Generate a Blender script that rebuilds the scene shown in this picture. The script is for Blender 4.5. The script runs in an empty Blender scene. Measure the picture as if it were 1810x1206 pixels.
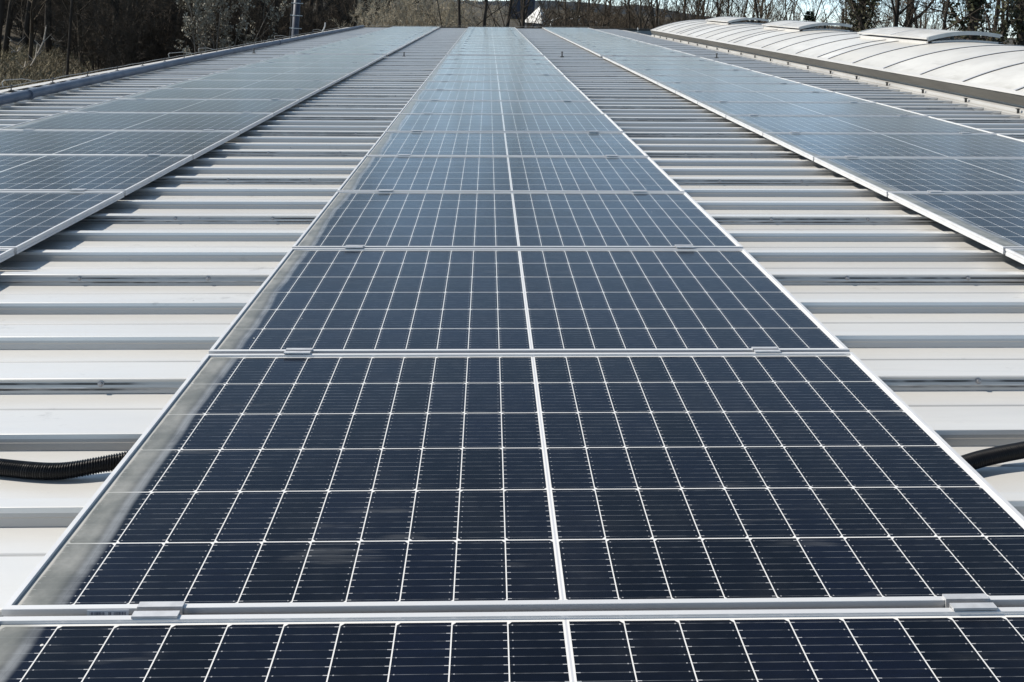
import bpy, math, random
from mathutils import Vector, Matrix
random.seed(7)
sc = bpy.context.scene
COL = sc.collection

# ------------------------------------------------------------------ camera, sky, sun
ALPHA = 0.060                                   # the roof rises to the right by this angle
M = Matrix.Rotation(-ALPHA, 4, 'Y')             # roof frame -> world
MI = M.inverted()
CAM = Vector((0.8141, -1.5702, 1.0323))         # in the roof frame
cam_d = bpy.data.cameras.new('camera'); cam = bpy.data.objects.new('camera', cam_d); COL.objects.link(cam)
rt = Vector((0.99963983, -0.02576921, 0.00749408)); up = Vector((-0.00739007, 0.00412939, 0.99996417)); 
fw = Vector((0.02579923, 0.99965939, -0.00393747))
cm = Matrix((rt, up, -fw)).transposed().to_4x4(); cm.translation = CAM
cam.matrix_world = M @ cm
cam_d.sensor_width = 36; cam_d.lens = 1625.13 / 1810 * 36
cam_d.shift_y = -(603 - 10) / 1810
cam_d.clip_start = 0.05; cam_d.clip_end = 6000
sc.camera = cam
sun_dir = (M.to_3x3() @ Vector((-1.0, 0.24, 1.0))).normalized()      # towards the sun
elev = math.asin(sun_dir.z); az = math.atan2(sun_dir.x, sun_dir.y)
w = bpy.data.worlds.new('World'); sc.world = w; w.use_nodes = True
nt = w.node_tree; nt.nodes.clear()
sky = nt.nodes.new('ShaderNodeTexSky'); sky.sky_type = 'NISHITA'; sky.sun_disc = False
sky.sun_elevation = elev; sky.sun_rotation = az; sky.altitude = 3000; sky.air_density = 0.7; sky.dust_density = 0.5; sky.ozone_density = 2.0
bgn = nt.nodes.new('ShaderNodeBackground'); bgn.inputs['Strength'].default_value = 0.132
wo = nt.nodes.new('ShaderNodeOutputWorld')
hs = nt.nodes.new('ShaderNodeHueSaturation'); hs.inputs['Saturation'].default_value = 0.80; hs.inputs['Hue'].default_value = 0.482; nt.links.new(sky.outputs[0], hs.inputs['Color']); nt.links.new(hs.outputs[0], bgn.inputs[0]); nt.links.new(bgn.outputs[0], wo.inputs[0])
sl = bpy.data.lights.new('sun', 'SUN'); sl.energy = 4.6; sl.angle = math.radians(0.53); sl.color = (1, 0.93, 0.82)
so = bpy.data.objects.new('sun', sl); COL.objects.link(so); so.rotation_euler = sun_dir.to_track_quat('Z', 'Y').to_euler()
sc.view_settings.view_transform = 'Standard'; sc.view_settings.look = 'None'; sc.view_settings.gamma = 1
sc.view_settings.exposure = 0.62
sc.cycles.max_bounces = 6; sc.cycles.diffuse_bounces = 3; sc.cycles.glossy_bounces = 3
sc.cycles.caustics_reflective = False; sc.cycles.caustics_refractive = False
sc.cycles.sample_clamp_indirect = 4

# ------------------------------------------------------------------ helpers
class MB:
    """collects faces; build() links them as one mesh object"""
    def __init__(s): s.v = []; s.f = []
    def add(s, vs, fs):
        n = len(s.v); s.v += [tuple(p) for p in vs]; s.f += [tuple(i + n for i in f) for f in fs]; return s
    def box(s, x0, x1, y0, y1, z0, z1):
        return s.add([(x0,y0,z0),(x1,y0,z0),(x1,y1,z0),(x0,y1,z0),(x0,y0,z1),(x1,y0,z1),(x1,y1,z1),(x0,y1,z1)],
                     [(0,3,2,1),(4,5,6,7),(0,1,5,4),(1,2,6,5),(2,3,7,6),(3,0,4,7)])
    def ext(s, prof, x0, x1, closed=True, caps=True):
        """profile of (y,z) extruded along x"""
        n = len(prof); vs = [(x0,y,z) for y,z in prof] + [(x1,y,z) for y,z in prof]
        fs = [(i,(i+1)%n,n+(i+1)%n,n+i) for i in range(n if closed else n-1)]
        if closed and caps: fs += [tuple(range(n-1,-1,-1)), tuple(range(n,2*n))]
        return s.add(vs, fs)
    def exty(s, prof, y0, y1, closed=True, caps=True):
        """profile of (x,z) extruded along y"""
        n = len(prof); vs = [(x,y0,z) for x,z in prof] + [(x,y1,z) for x,z in prof]
        fs = [(i,n+i,n+(i+1)%n,(i+1)%n) for i in range(n if closed else n-1)]
        if closed and caps: fs += [tuple(range(n)), tuple(range(2*n-1,n-1,-1))]
        return s.add(vs, fs)
    def tube(s, pts, rad, sides=6, cap=True):
        pts = [Vector(p) for p in pts]; n = len(pts); vs = []; fs = []
        ref = Vector((0,0,1)) if abs((pts[-1]-pts[0]).normalized().z) < 0.8 else Vector((1,0,0))
        for i, p in enumerate(pts):
            t = (pts[min(i+1,n-1)] - pts[max(i-1,0)]).normalized()
            a = t.cross(ref)
            if a.length < 1e-5: a = t.cross(Vector((0,1,0)))
            a.normalize(); b = t.cross(a)
            r = rad[i] if isinstance(rad, (list, tuple)) else rad
            for k in range(sides):
                an = 2*math.pi*k/sides; vs.append(p + a*(r*math.cos(an)) + b*(r*math.sin(an)))
        for i in range(n-1):
            for k in range(sides):
                fs.append((i*sides+k, i*sides+(k+1)%sides, (i+1)*sides+(k+1)%sides, (i+1)*sides+k))
        if cap: fs += [tuple(range(sides-1,-1,-1)), tuple(range((n-1)*sides, n*sides))]
        return s.add(vs, fs)
    def build(s, name, mat, parent=None, smooth=False):
        me = bpy.data.meshes.new(name); me.from_pydata(s.v, [], s.f); me.update()
        if smooth: me.polygons.foreach_set('use_smooth', [True]*len(me.polygons))
        me.materials.append(mat)
        o = bpy.data.objects.new(name, me); COL.objects.link(o)
        if parent: o.parent = parent
        return o
ROOF = []                                        # top-level things that stand in the roof frame
def tag(o, label=None, cat=None, group=None, kind=None, roof=True):
    if label: o['label'] = label
    if cat: o['category'] = cat
    if group: o['group'] = group
    if kind: o['kind'] = kind
    if roof and o.parent is None and o not in ROOF: ROOF.append(o)
    return o
def empty(name, loc, label, cat, group=None, roof=True):
    o = bpy.data.objects.new(name, None); COL.objects.link(o); o.location = loc; o.empty_display_size = .2
    return tag(o, label, cat, group, roof=roof)
def copy_tree(o, parent=None):
    c = o.copy(); COL.objects.link(c); c.parent = parent
    for ch in list(o.children): copy_tree(ch, c)
    return c
def at(u, d):
    """world x, y of photo column u at depth d"""
    return 0.814 + d*(0.0258 + (u-905)/1625.0), -1.57 + d
def seen(u, v, d):
    """world point behind photo pixel u, v at depth d"""
    r = fw + rt*((u-905)/1625.13) - up*((v-10)/1625.13)
    return M @ (CAM + r*d)

# ------------------------------------------------------------------ materials
def mat(name, base=(.5,.5,.5), rough=.5, metal=0., spec=.5):
    m = bpy.data.materials.new(name); m.use_nodes = True
    p = m.node_tree.nodes['Principled BSDF']
    p.inputs['Base Color'].default_value = (*base, 1); p.inputs['Roughness'].default_value = rough
    p.inputs['Metallic'].default_value = metal; p.inputs['Specular IOR Level'].default_value = spec
    return m, m.node_tree, p
class G:
    """small node-graph writer"""
    def __init__(s, nt): s.nt = nt
    def n(s, t, **kw):
        nd = s.nt.nodes.new(t)
        for k, v in kw.items(): setattr(nd, k, v)
        return nd
    def m(s, op, a, b=None, c=None, clamp=False):
        nd = s.n('ShaderNodeMath', operation=op, use_clamp=clamp)
        for i, x in enumerate((a, b, c)):
            if x is None: continue
            if isinstance(x, (int, float)): nd.inputs[i].default_value = x
            else: s.nt.links.new(x, nd.inputs[i])
        return nd.outputs[0]
    def mix(s, f, a, b):
        nd = s.n('ShaderNodeMix', data_type='RGBA')
        for i, x in ((0, f), (6, a), (7, b)):
            if isinstance(x, (int, float)): nd.inputs[i].default_value = x
            elif isinstance(x, tuple): nd.inputs[i].default_value = (*x, 1)
            else: s.nt.links.new(x, nd.inputs[i])
        return nd.outputs[2]
    def ss(s, x, lo, hi, a=0., b=1.):
        nd = s.n('ShaderNodeMapRange', interpolation_type='SMOOTHSTEP')
        nd.inputs[1].default_value = lo; nd.inputs[2].default_value = hi; nd.inputs[3].default_value = a; nd.inputs[4].default_value = b
        s.nt.links.new(x, nd.inputs[0]); return nd.outputs[0]
    def noise(s, vec, scale, detail=3, rough=.5, stretch=None):
        if stretch:
            mp = s.n('ShaderNodeMapping'); mp.inputs['Scale'].default_value = stretch; s.nt.links.new(vec, mp.inputs[0]); vec = mp.outputs[0]
        nd = s.n('ShaderNodeTexNoise'); nd.inputs['Scale'].default_value = scale; nd.inputs['Detail'].default_value = detail; nd.inputs['Roughness'].default_value = rough
        s.nt.links.new(vec, nd.inputs['Vector']); return nd.outputs[0]
    def obj(s): return s.n('ShaderNodeTexCoord').outputs['Object']
    def link(s, a, b): s.nt.links.new(a, b)

def mottled(name, c0, c1, scale=3., rough=.6, metal=0., stretch=None, spec=.5, bump=0., detail=4):
    m, nt, p = mat(name, c0, rough, metal, spec); g = G(nt); co = g.obj()
    nz = g.noise(co, scale, detail, .6, stretch)
    g.link(g.mix(g.ss(nz, .3, .7), c0, c1), p.inputs['Base Color'])
    if bump:
        b = g.n('ShaderNodeBump'); b.inputs['Strength'].default_value = bump; b.inputs['Distance'].default_value = .02
        g.link(nz, b.inputs['Height']); g.link(b.outputs[0], p.inputs['Normal'])
    return m

def roof_material():
    m, nt, p = mat('roof metal', (.4,.4,.38), .42, 0.40, .5); g = G(nt); co = g.obj()
    a = g.noise(co, 2.2, 5, .65, (.16,1,1)); b = g.noise(co, 22, 4, .6, (.10,1,1)); c = g.noise(co, 7, 5, .7, (.6,1,1))
    col = g.mix(g.ss(a, .35, .7), (.72,.71,.685), (.65,.64,.62))
    col = g.mix(g.m('MULTIPLY', g.ss(b, .52, .75), .25), col, (.53,.53,.53))
    col = g.mix(g.m('MULTIPLY', g.ss(c, .62, .74), .5), col, (.36,.355,.34))
    # grime at the rib foot, shade painted on the webs, grey line along the groove
    sep = g.n('ShaderNodeSeparateXYZ'); g.link(co, sep.inputs[0]); x, y = sep.outputs[0], sep.outputs[1]
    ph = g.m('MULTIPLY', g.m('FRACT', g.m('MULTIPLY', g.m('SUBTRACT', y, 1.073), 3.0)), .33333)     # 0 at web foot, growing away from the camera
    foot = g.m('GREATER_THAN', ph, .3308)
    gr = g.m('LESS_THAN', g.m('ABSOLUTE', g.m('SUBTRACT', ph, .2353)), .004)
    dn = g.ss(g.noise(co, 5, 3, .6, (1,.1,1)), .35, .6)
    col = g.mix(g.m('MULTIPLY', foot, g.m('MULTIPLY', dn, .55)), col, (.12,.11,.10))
    lowweb = g.m('MULTIPLY', g.m('LESS_THAN', ph, .0042), g.m('ADD', .40, g.m('MULTIPLY', g.noise(co, 9, 3, .6, (.05,1,1)), .5)))  # lower part of the web darkened by colour to deepen its shade
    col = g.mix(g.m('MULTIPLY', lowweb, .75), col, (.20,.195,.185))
    lapf = g.m('FRACT', g.m('ADD', g.m('SUBTRACT', y, 1.073), 50.0))
    lapd = g.m('MULTIPLY', g.m('GREATER_THAN', lapf, .0016), g.m('LESS_THAN', lapf, .0033))  # dirt line under each lap lip, with the lip's shadow painted in
    col = g.mix(g.m('MULTIPLY', lapd, g.ss(g.noise(co, 6, 4, .7, (.35,.1,1)), .40, .58, .12, .9)), col, (.025,.023,.022))
    col = g.mix(g.m('MULTIPLY', gr, .5), col, (.22,.23,.245))
    # scuffs and dark specks
    vo = g.n('ShaderNodeTexVoronoi'); vo.inputs['Scale'].default_value = 5; g.link(co, vo.inputs['Vector'])
    sc_ = g.n('ShaderNodeSeparateColor'); g.link(vo.outputs['Color'], sc_.inputs[0])
    spk = g.m('MULTIPLY', g.m('LESS_THAN', vo.outputs['Distance'], .022), g.m('GREATER_THAN', sc_.outputs[0], .55))
    col = g.mix(g.m('MULTIPLY', spk, .7), col, (.16,.15,.14))
    scr = g.ss(g.noise(co, 30, 2, .5, (.05,1,1)), .70, .76)
    col = g.mix(g.m('MULTIPLY', scr, g.m('MULTIPLY', g.ss(a, .5, .6), .35)), col, (.27,.28,.31))
    g.link(col, p.inputs['Base Color'])
    g.link(g.m('ADD', g.m('MULTIPLY', b, .2), .22), p.inputs['Roughness'])
    bu = g.n('ShaderNodeBump'); bu.inputs['Strength'].default_value = .03; bu.inputs['Distance'].default_value = .01
    g.link(a, bu.inputs['Height']); g.link(bu.outputs[0], p.inputs['Normal'])
    return m

PW, PH = 1.903, 1.130                            # panel size
def glass_material():
    m, nt, p = mat('solar glass', (.02,.025,.05), .1, 0, .5); g = G(nt); co = g.obj()
    sep = g.n('ShaderNodeSeparateXYZ'); g.link(co, sep.inputs[0]); x, y = sep.outputs[0], sep.outputs[1]
    oi = g.n('ShaderNodeObjectInfo'); rnd = oi.outputs['Random']
    CX, CY = .0928, .18317
    xs = g.m('SUBTRACT', x, PW/2); xm = g.m('ABSOLUTE', xs)
    u = g.m('DIVIDE', g.m('SUBTRACT', xm, .0045), CX); col_ = g.m('FLOOR', u); fx = g.m('MULTIPLY', g.m('FRACT', u), CX)
    v = g.m('DIVIDE', g.m('SUBTRACT', y, .0155), CY); row = g.m('FLOOR', v); fy = g.m('MULTIPLY', g.m('FRACT', v), CY)
    par = g.m('MODULO', g.m('ADD', row, 12), 2)                    # 0 / 1 by row
    fxr = g.m('SUBTRACT', CX, fx)
    inner = g.m('ADD', g.m('MULTIPLY', fx, g.m('SUBTRACT', 1, par)), g.m('MULTIPLY', fxr, par))
    outer = g.m('SUBTRACT', CX, inner)
    edx = g.m('MINIMUM', fx, fxr); edy = g.m('MINIMUM', fy, g.m('SUBTRACT', CY, fy))
    cell = g.m('MULTIPLY', g.m('GREATER_THAN', edx, .0011), g.m('GREATER_THAN', edy, .0014))
    cell = g.m('MULTIPLY', cell, g.m('GREATER_THAN', g.m('ADD', inner, edy), .0084))
    cell = g.m('MULTIPLY', cell, g.m('MULTIPLY', g.m('GREATER_THAN', xm, .0045), g.m('LESS_THAN', xm, .9325)))
    cell = g.m('MULTIPLY', cell, g.m('MULTIPLY', g.m('GREATER_THAN', y, .0155), g.m('LESS_THAN', y, PH-.0155)))
    # cell tone
    cb = g.n('ShaderNodeCombineXYZ'); g.link(g.m('ADD', g.m('MULTIPLY', col_, g.m('SIGN', xs)), g.m('MULTIPLY', rnd, 97.)), cb.inputs[0]); g.link(row, cb.inputs[1])
    wn = g.n('ShaderNodeTexWhiteNoise', noise_dimensions='2D'); g.link(cb.outputs[0], wn.inputs['Vector'])
    offs = g.n('ShaderNodeVectorMath', operation='ADD'); cb2 = g.n('ShaderNodeCombineXYZ'); g.link(g.m('MULTIPLY', rnd, 53.), cb2.inputs[0]); g.link(g.m('MULTIPLY', rnd, 31.), cb2.inputs[1])
    g.link(co, offs.inputs[0]); g.link(cb2.outputs[0], offs.inputs[1]); cv = offs.outputs[0]
    fine = g.noise(cv, 60, 4, .7, (.35,1.6,1)); blot = g.noise(cv, 3.2, 4, .6)
    tone = g.m('MULTIPLY', g.m('ADD', g.m('ADD', .45, g.m('MULTIPLY', rnd, .5)), g.m('MULTIPLY', wn.outputs[0], 1.1)), g.m('ADD', .45, g.m('MULTIPLY', fine, 1.1)))
    cc = g.n('ShaderNodeVectorMath', operation='SCALE'); cc.inputs[0].default_value = (.0010,.0016,.0052); g.link(tone, cc.inputs['Scale'])
    c = cc.outputs[0]
    # ten round wires across every cell and the ribbon tails in the gaps
    wv = g.m('MULTIPLY', g.m('SUBTRACT', g.m('ABSOLUTE', g.m('SUBTRACT', g.m('FRACT', g.m('DIVIDE', fy, CY/10)), .5)), 0.), CY/10)
    wire = g.m('LESS_THAN', wv, .00055)
    brk = g.ss(g.noise(cv, 40, 2, .6, (.6,.6,1)), .35, .65)
    c = g.mix(g.m('MULTIPLY', wire, g.m('ADD', .06, g.m('MULTIPLY', brk, .16))), c, (.45,.48,.52))
    tail = g.m('MULTIPLY', g.m('LESS_THAN', wv, .0007), g.m('LESS_THAN', outer, .0085))
    c = g.mix(g.m('MULTIPLY', tail, .55), c, (.62,.63,.65))
    pad = g.m('MULTIPLY', g.m('LESS_THAN', wv, .0011), g.m('LESS_THAN', g.m('ABSOLUTE', g.m('SUBTRACT', inner, .0075)), .0012))
    c = g.mix(g.m('MULTIPLY', pad, .45), c, (.55,.56,.58))
    # white back sheet, grey busbar down the middle
    white = g.mix(g.m('LESS_THAN', xm, .0018), (.60,.60,.595), (.42,.43,.46))
    c = g.mix(cell, white, c)
    # thin even dust, heavy dust washed down to the low (left) edge, flecks
    dustn = g.noise(cv, 9, 5, .65)
    c = g.mix(g.m('MULTIPLY', g.ss(blot, .40, .75), g.m('MULTIPLY', g.ss(dustn, .3, .7), .016)), c, (.42,.42,.41))
    wob = g.m('ADD', g.m('ADD', x, g.m('MULTIPLY', g.m('SUBTRACT', rnd, .5), .026)), g.m('MULTIPLY', g.m('SUBTRACT', g.noise(cv, 2.2, 2, .5), .5), .045))
    corner = g.m('MULTIPLY', g.ss(y, .0, .5, 1., 0.), .012)
    band = g.ss(g.m('SUBTRACT', wob, corner), .046, .094, 1., 0.)
    band = g.m('MULTIPLY', band, g.m('ADD', .46, g.m('MULTIPLY', dustn, .52)))
    c = g.mix(band, c, g.mix(g.ss(dustn, .35, .65), (.185,.195,.185), (.275,.28,.268)))
    edge_ = g.m('MULTIPLY', g.ss(g.m('ABSOLUTE', g.m('SUBTRACT', g.m('SUBTRACT', wob, corner), .080)), .003, .016, 1., 0.), g.ss(dustn, .3, .6, .15, .42))
    c = g.mix(edge_, c, (.34,.36,.38))
    drip = g.m('MULTIPLY', g.ss(g.noise(cv, 26, 3, .6, (.12,1,1)), .60, .72), g.ss(g.noise(cv, 2.5, 2, .5), .45, .65))
    c = g.mix(g.m('MULTIPLY', drip, .06), c, (.42,.43,.43))
    rim = g.m('MULTIPLY', g.ss(g.m('ABSOLUTE', g.m('SUBTRACT', x, .019)), .0015, .0055, 1., 0.), g.ss(dustn, .30, .55))
    c = g.mix(g.m('MULTIPLY', rim, .6), c, (.40,.39,.37))
    vo = g.n('ShaderNodeTexVoronoi'); vo.inputs['Scale'].default_value = 11; g.link(cv, vo.inputs['Vector'])
    scn = g.n('ShaderNodeSeparateColor'); g.link(vo.outputs['Color'], scn.inputs[0])
    fleck = g.m('MULTIPLY', g.m('LESS_THAN', vo.outputs['Distance'], g.m('ADD', .010, g.m('MULTIPLY', g.m('POWER', scn.outputs[1], 2.0), .032))), g.m('GREATER_THAN', scn.outputs[0], .62))
    c = g.mix(g.m('MULTIPLY', fleck, g.m('ADD', .25, g.m('MULTIPLY', scn.outputs[2], .6))), c, (.6,.6,.58))
    g.link(c, p.inputs['Base Color'])
    ro = g.m('ADD', .16, g.m('MULTIPLY', g.ss(blot, .3, .8), .10))
    g.link(g.m('ADD', ro, g.m('MULTIPLY', g.m('MAXIMUM', band, fleck), .45)), p.inputs['Roughness'])
    p.inputs['IOR'].default_value = 1.28; p.inputs['Coat Weight'].default_value = .35; p.inputs['Coat Roughness'].default_value = .25; p.inputs['Coat IOR'].default_value = 1.25
    p.inputs['Sheen Weight'].default_value = 1.0; p.inputs['Sheen Roughness'].default_value = .17; p.inputs['Sheen Tint'].default_value = (1,.95,.86,1)
    return m

ROOFM = roof_material()
GLASS = glass_material()
ALU = mottled('anodised aluminium', (.68,.68,.68), (.60,.60,.61), 9, .42, .35, (.2,1,1))
CLAMPM = mottled('clamp aluminium', (.62,.62,.63), (.52,.52,.53), 40, .45, .5)
RAILM = mottled('rail aluminium', (.55,.55,.56), (.48,.48,.49), 20, .45, .5)
WHITE = mottled('white coated metal', (.54,.53,.515), (.46,.455,.44), 4, .45, .1, (1,.2,1))
FASCIA = mottled('weathered gutter metal', (.105,.10,.088), (.075,.072,.065), 5, .5, .3, (1,.25,2))
def opal_material():
    m, nt, p = mat('opal glazing', (.5,.49,.47), .34, 0, .5); g = G(nt); co = g.obj()
    oi = g.n('ShaderNodeObjectInfo').outputs['Random']
    c = g.mix(oi, (.555,.55,.53), (.47,.455,.42))
    c = g.mix(g.ss(g.noise(co, 1.3, 5, .65), .35, .75), c, (.43,.42,.40))
    c = g.mix(g.m('MULTIPLY', g.ss(g.noise(co, 9, 4, .65, (1,.25,1)), .55, .75), .45), c, (.33,.32,.295))
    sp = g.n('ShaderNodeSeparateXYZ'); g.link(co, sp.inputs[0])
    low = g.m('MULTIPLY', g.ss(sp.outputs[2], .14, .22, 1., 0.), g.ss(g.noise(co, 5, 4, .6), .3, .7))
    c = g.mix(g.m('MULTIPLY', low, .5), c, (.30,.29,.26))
    g.link(c, p.inputs['Base Color']); p.inputs['Transmission Weight'].default_value = 0
    return m
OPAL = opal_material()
BARM = mottled('glazing bar aluminium', (.62,.62,.63), (.52,.52,.54), 6, .4, .4)
GREYFR = mottled('grey vent frame', (.36,.38,.39), (.30,.32,.33), 6, .45, .4)
RUBBER = mottled('black rubber', (.012,.012,.013), (.03,.03,.03), 30, .6)
PIPEM = mottled('blue grey pipe', (.075,.095,.135), (.13,.155,.20), 6, .5, .1, (1,.5,1), .5)
HOSE = mottled('black corrugated plastic', (.003,.003,.0035), (.005,.005,.006), 25, .35, 0, None, .18)
DARKMETAL = mottled('dark fixing metal', (.06,.06,.06), (.10,.10,.10), 60, .5, .6)
WIREM = mottled('dull conductor wire', (.36,.34,.30), (.46,.44,.40), 30, .5, .5)
SCREWM = mottled('screw head', (.20,.20,.21), (.34,.34,.35), 90, .4, .7)
STICK = mottled('paper sticker', (.72,.74,.78), (.66,.68,.72), 30, .5)
INK = mat('printed ink', (.06,.08,.14), .6)[0]
KERBM = mottled('grey white flashing', (.40,.395,.38), (.31,.305,.295), 4, .5, .2, (1,.2,1))
WALLM = mottled('hall wall panels', (.42,.42,.41), (.36,.36,.35), 1.5, .6)

# ------------------------------------------------------------------ hall with the ribbed roof
X0, X1, YN, YF = -4.90, 6.10, -3.0, 36.15        # roof sheet extent
ZC, ZT, PITCH = -.0535, -.0925, 1/3              # rib crown, trough
REF = 1.073                                      # foot of a lapped rib's web
hall = empty('warehouse', (0,0,0), 'long low hall under the white ribbed metal roof carrying the solar panels', 'building')
def rib_profile(y0, y1, lap_only=False):
    """(y, z) from near to far along the roof"""
    k0 = math.ceil((y0-REF)/PITCH); k1 = math.floor((y1-REF)/PITCH); pr = [(y0, ZT)]
    for k in range(k0, k1+1):
        b = REF + k*PITCH                        # foot of the web that faces the camera
        pr += [(b-.104, ZT), (b-.101, ZT-.003), (b-.095, ZT-.003), (b-.092, ZT)]
        pr += [(b-.002, ZT), (b, ZT+.001), (b+.0035, ZT+.017), (b+.0025, ZT+.020), (b+.0065, ZC-.001), (b+.008, ZC), (b+.0415, ZC), (b+.043, ZC-.001), (b+.056, ZT)]
    return pr + [(y1, ZT)]
def pinch(pr):                                   # the last stretch of each rib is folded under
    out = []
    for y, z in pr:
        ph = (y-REF+.004) % PITCH
        out.append((y + (.022*(1-(z-ZT)/(ZC-ZT)) if ph < .011 and z < ZC-.0005 else 0), z))
    return out
s = MB(); s.ext(rib_profile(YN, YF), X0, X1-.13, closed=False)
pa = rib_profile(YN, YF); pb = pinch(pa); n = len(pa)
s.add([(X1-.13,y,z) for y,z in pa] + [(X1,y,z) for y,z in pb], [(i,i+1,n+i+1,n+i) for i in range(n-1)])
k0 = math.ceil((YN-REF)/PITCH); k1 = math.floor((YF-REF)/PITCH)
for k in range(k0, k1+1):
    b = REF + k*PITCH
    # closed rib end by the skylight
    pr = [(b+.022, ZT+.001), (b+.0085, ZC-.001), (b+.008, ZC), (b+.0415, ZC), (b+.043, ZC-.001), (b+.056, ZT+.001)]
    s.add([(X1,y,z) for y,z in pr] + [(X1-.012,y,z) for y,z in pr], [tuple(range(6))])
    if k % 3 == 0:                               # the neighbouring sheet laps over: crown cover and half the web, with a free lip
        s.ext([(b-.0005, ZT+.0165), (b+.0005, ZT+.0145), (b+.0022, ZT+.0145), (b+.0045, ZC+.0012), (b+.007, ZC+.0028), (b+.0425, ZC+.0028), (b+.046, ZC-.004), (b+.044, ZC-.003), (b+.0415, ZC+.0006), (b+.008, ZC+.0006), (b+.0045, ZC-.004)], X0-.002, X1-.13)
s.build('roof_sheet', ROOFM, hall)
s = MB()                                         # roof beyond the ridge
pr = rib_profile(YN, YF); n = len(pr); xa, xb = 10.05, 21.0
s.add([(xa,y,z) for y,z in pr] + [(xb,y,z-(xb-xa)*.12) for y,z in pr], [(i,i+1,n+i+1,n+i) for i in range(n-1)])
s.build('roof_sheet', ROOFM, hall)
s = MB(); s.exty([(X1-.03,ZT-.006),(X1+.0,ZT+.003),(6.40,ZT+.006),(6.40,ZT-.006)], YN, YF); s.build('flashing', KERBM, hall)
s = MB(); s.exty([(X0-.01,ZC-.12),(X0-.01,ZC+.004),(X0+.13,ZC+.004),(X0+.13,ZC+.001),(X0-.006,ZC+.001),(X0-.006,ZC-.12)], YN, YF); s.build('eave_trim', WHITE, hall)
s = MB(); s.ext([(YF-.16,ZC+.004),(YF-.16,ZC+.006),(YF+.0,ZC+.006),(YF+.0,ZC+.022),(YF+.03,ZC+.022),(YF+.03,ZC-.2),(YF+.025,ZC-.2),(YF+.025,ZC+.004)], X0, 10.05); s.build('verge_trim', FASCIA, hall)
# walls hang from the sheet's edges, plumb, down to the ground
GZ = -4.8
def wallq(p, q):
    a = M @ Vector(p); b = M @ Vector(q); pts = [a, b, Vector((b.x,b.y,GZ-.3)), Vector((a.x,a.y,GZ-.3))]
    return [MI @ t for t in pts]
s = MB(); zz = ZT - .02
cs = [((X0+.02,YN,zz),(X0+.02,YF,zz)), ((X0+.02,YF,zz),(10.0,YF,zz)), ((10.0,YF,zz),(21.0,YF,zz-1.32)), ((21.0,YF,zz-1.32),(21.0,YN,zz-1.32)), ((21.0,YN,zz-1.32),(10.0,YN,zz)), ((10.0,YN,zz),(X0+.02,YN,zz))]
for a, b in cs: s.add(wallq(a, b), [(0,1,2,3)])
s.build('wall', WALLM, hall)
# stitching screws along the lapped ribs
scr = MB()
def lathe(mb, prof, ax, sides=10):
    """prof: (r, h); ax: matrix"""
    vs = []; fs = []; n = len(prof)
    for r, h in prof:
        for k in range(sides):
            a = 2*math.pi*k/sides; vs.append(ax @ Vector((r*math.cos(a), r*math.sin(a), h)))
    for i in range(n-1):
        for k in range(sides): fs.append((i*sides+k, i*sides+(k+1)%sides, (i+1)*sides+(k+1)%sides, (i+1)*sides+k))
    fs.append(tuple(range((n-1)*sides, n*sides)))
    return mb.add(vs, fs)
toY = Matrix.Rotation(math.radians(80), 4, 'X')
SPROF = [(.0095,0),(.0095,.0016),(.0055,.002),(.0052,.0065),(.0035,.0072)]
lathe(scr, SPROF, toY)
spots = []
for k in range(k0, k1+1):
    if k % 3: continue
    for i in range(-10, 14):
        x = -.262 + .5015*i + random.uniform(-.02,.02)
        if X0+.2 < x < X1-.1 and not (-3.0 < x < -1.2) and not (.05 < x < 1.85) and not (3.1 < x < 4.85):
            spots.append((x, REF + k*PITCH + .0030, ZT + .0275))
spots.sort(key=lambda q: (Vector(q)-CAM).length)
near = [q for q in spots if q[1] > .3][:90]; far = [q for q in spots if q[1] > .3][90:]
s0 = scr.build('roof_screw', SCREWM, hall); s0.location = near[0]
for q in near[1:]:
    c = s0.copy(); COL.objects.link(c); c.location = q
rest = MB()
for q in far: lathe(rest, SPROF, Matrix.Translation(q) @ toY, 6)
rs = rest.build('roof_screw', SCREWM, hall); rs['kind'] = 'stuff'

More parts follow.
